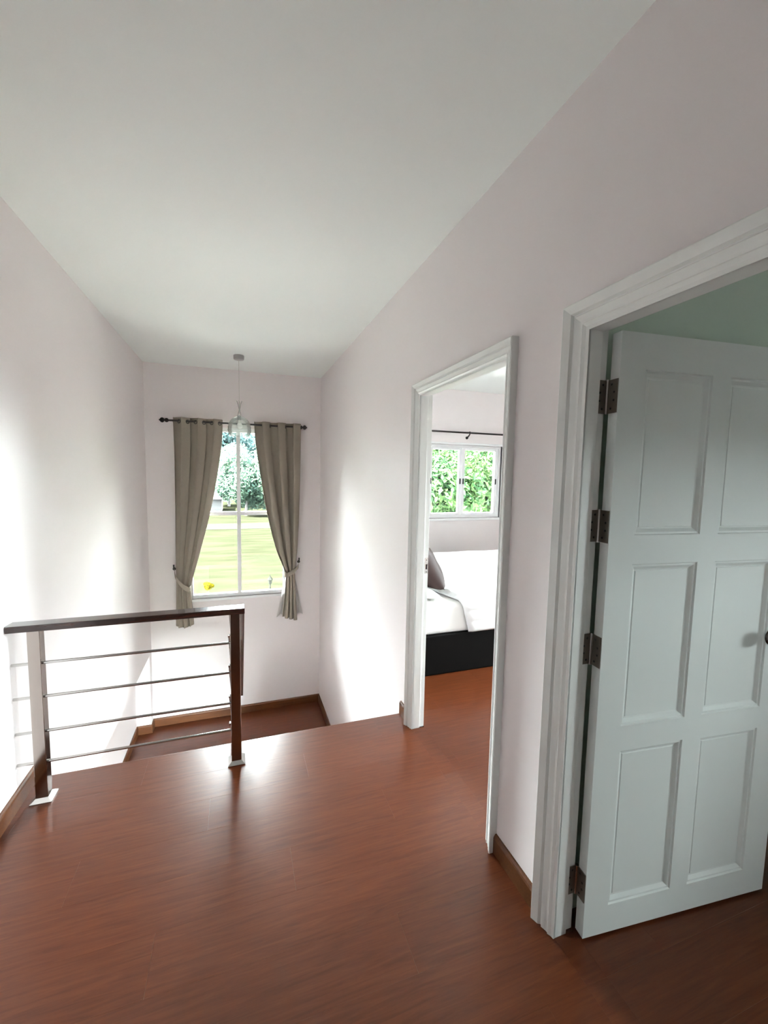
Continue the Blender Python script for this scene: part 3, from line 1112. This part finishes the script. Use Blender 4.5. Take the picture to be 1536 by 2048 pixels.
# ------------------------------------------------------------------ outdoors
g = MB()
g.box(-160, 160, -120, 260, GROUND - 1.1, GROUND - 1)
lawn = tag(g.build('lawn', MT['grass']), 'sunlit green mown lawn outside the stair window', 'lawn', kind='structure')
GZ = GROUND - 1
nt = MT['grass'].node_tree
nz = [n for n in nt.nodes if n.type == 'TEX_NOISE'][0]
mp = nt.nodes.new('ShaderNodeVectorMath')
mp.operation = 'MULTIPLY'
mp.inputs[1].default_value = (.35, 1.5, 1)
nt.links.new([n for n in nt.nodes if n.type == 'NEW_GEOMETRY'][0].outputs['Position'], mp.inputs[0])
nt.links.new(mp.outputs['Vector'], nz.inputs['Vector'])
m = MB()
m.box(-9, 20, FB + .22, 18.5, GZ, GZ + .04).box(5.05, 20, -9, FB + .22, GZ, GZ + .04)
tag(m.build('bounce_apron', MT['concrete']), 'unseen pale concrete apron added to bounce daylight indoors', 'bounce_apron', kind='structure')  # unseen apron, added to bounce daylight up onto the ceilings
tag(MB().box(-100, 100, 44, 49, GZ, GZ + .03).build('road', MT['road']), 'pale strip of road beyond the lawn', 'road', kind='structure')


def leaves(center, rad, n, size, squash=1.0, blobs=14):
    c = np.array(center)
    bc = []
    for _ in range(blobs):
        d = rng.normal(size=3)
        d /= np.linalg.norm(d)
        bc.append(c + d * np.array([rad, rad, rad * squash]) * rng.uniform(.25, .72))
    bc = np.array(bc)
    br_ = rng.uniform(.32, .55, blobs) * rad
    which = rng.integers(0, blobs, n)
    d = rng.normal(size=(n, 3))
    d /= np.linalg.norm(d, axis=1)[:, None]
    pos = bc[which] + d * (br_[which] * rng.uniform(.75, 1.05, n))[:, None] * np.array([1, 1, squash])
    nrm = d + rng.normal(size=(n, 3)) * .55 + np.array([0, 0, .35])
    nrm /= np.linalg.norm(nrm, axis=1)[:, None]
    t = np.cross(nrm, rng.normal(size=(n, 3)))
    t /= np.linalg.norm(t, axis=1)[:, None]
    b = np.cross(nrm, t)
    s = size * rng.uniform(.6, 1.3, n)[:, None]
    v = np.stack([pos - t * s, pos + b * s * .45 + nrm * s * .12, pos + t * s, pos - b * s * .45 + nrm * s * .12], axis=1).reshape(-1, 3)
    f = np.arange(4 * n).reshape(-1, 4)
    return v, f


def tree(x, y, h, rad, n, size, m, label, group='trees outside the windows', squash=1.0, zc=None, blobs=14, name='tree'):
    root = tag(empty(name, (x, y, GZ)), label, 'tree' if name == 'tree' else 'shrub', group if name == 'tree' else None)
    zc = zc if zc is not None else GZ + h - rad * squash
    v, f = leaves((x, y, zc), rad, n, size, squash, blobs)
    me = bpy.data.meshes.new('crown')
    me.from_pydata(v.tolist(), [], f.tolist())
    me.materials.append(m)
    o = bpy.data.objects.new('crown', me)
    COL.objects.link(o)
    o.parent = root
    o.matrix_parent_inverse = parent_world(root).inverted()
    if name == 'tree':
        tb = MB().tube([(x, y, GZ), (x + .1, y, GZ + (zc - GZ) * .5), (x, y + .1, zc)], [.05 * h ** .6, .04 * h ** .6, .02 * h ** .6], 8)
        for k in range(4):
            a = k * 1.6
            tb.tube([(x + .05, y, zc - rad * .5), (x + .5 * rad * math.cos(a), y + .5 * rad * math.sin(a), zc + .2 * rad)], [.02 * h ** .6, .008], 6)
        tb.build('trunk', MT['bark'], root)
    return root


# trees close behind the bedroom window
tree(4.55, 9.2, 6.0, 1.45, 9000, .085, MT['leaf_near'], 'broad-leaved green tree filling the left sash of the bedroom window', zc=1.2, blobs=22)
tree(6.75, 9.9, 6.6, 1.75, 10000, .09, MT['leaf_near'], 'broad-leaved green tree filling the right sash of the bedroom window', zc=1.4, blobs=22)
tree(7.9, 14.8, 7.5, 3.0, 9000, .16, MT['leaf_near'], 'taller green tree behind the two nearer trees of the bedroom window', zc=1.5, blobs=22)
# unseen trees beside the lawn, added to keep low sky light off the walls
tree(-5.4, 12, 8, 2.6, 5000, .2, MT['leaf_far'], 'unseen garden tree left of the lawn, added to shade the right wall', zc=1.6)
for i, (tx, ty, lb) in enumerate(((15, 27, 'unseen tree added right of the lawn to block low sky, nearest of that row'), (21, 36, 'unseen tree added right of the lawn to block low sky, second of that row'), (17, 50, 'unseen tree added right of the lawn to block low sky, farthest of that row'))):
    tree(tx, ty, 15, 6.0, 5000, .4, MT['leaf_far'], lb, squash=1.15)
tree(-17, 42, 17, 6.2, 6000, .4, MT['leaf_far'], 'unseen tree added left of the lawn to block low sky, nearer of the two', squash=1.15)
tree(-29, 50, 17, 6.6, 6000, .4, MT['leaf_far'], 'unseen tree added left of the lawn to block low sky, farther of the two', squash=1.15)
# trees across the lawn
tree(1.0, 58, 8.6, 4.0, 14000, .26, MT['leaf_far'], 'round green tree across the lawn, right of centre in the stair window', squash=1.05, blobs=26)
tree(5.6, 60, 10.4, 4.8, 14000, .28, MT['leaf_far'], 'wide green tree across the lawn, rightmost in the stair window', squash=1.05, blobs=26)
tree(-1.4, 74, 9.6, 4.4, 12000, .28, MT['leaf_far'], 'smaller green tree across the lawn behind the pale roof', squash=1.05, blobs=26)
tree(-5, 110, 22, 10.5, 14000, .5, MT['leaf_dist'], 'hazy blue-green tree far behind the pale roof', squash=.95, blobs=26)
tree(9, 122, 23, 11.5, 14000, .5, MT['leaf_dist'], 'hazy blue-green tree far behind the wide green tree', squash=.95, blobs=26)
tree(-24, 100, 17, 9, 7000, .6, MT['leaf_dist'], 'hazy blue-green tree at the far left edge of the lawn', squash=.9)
# house with pale roof
hs = tag(empty('house', (-5.5, 67, GZ)), 'small far house with a pale gabled roof beyond the lawn', 'house')
MB().box(-9.0, -2.2, 65, 69, GZ, GZ + 1.75).build('wall', MT['housew'], hs)
m = MB()
m.add([(-9.6, 64.4, GZ + 1.75), (-1.6, 64.4, GZ + 1.75), (-1.6, 69.6, GZ + 1.75), (-9.6, 69.6, GZ + 1.75), (-8.0, 67, GZ + 3.15), (-3.4, 67, GZ + 3.15)],
      [(0, 1, 5, 4), (1, 2, 5), (2, 3, 4, 5), (3, 0, 4), (0, 3, 2, 1)])
m.build('roof', MT['roofw'], hs)
# yellow flowers and garden lantern in front of the window
tree(-1.18, 18.0, 1.2, .26, 700, .06, MT['flower'], 'yellow flowering bush at the lower left of the stair window', squash=.7, zc=-3.02, name='flower_bush', blobs=6)
lt = tag(empty('garden_lantern', (.965, 14.0, GZ)), 'small pale garden lantern on a post at the lower right of the window', 'lantern')
MB().tube([(.965, 14, GZ), (.965, 14, -2.08)], .022, 10).build('post', MT['lantern'], lt)
MB().lathe([(.02, -2.085), (.055, -2.06), (.075, -1.93), (.07, -1.925)], (.965, 14, 0), 6, smooth=False).build('lantern_body', MT['lantern'], lt)
MB().lathe([(.095, -1.93), (.065, -1.88), (.02, -1.83), (.012, -1.79), (.001, -1.75)], (.965, 14, 0), 6, smooth=False).build('lantern_cap', MT['lantern'], lt)
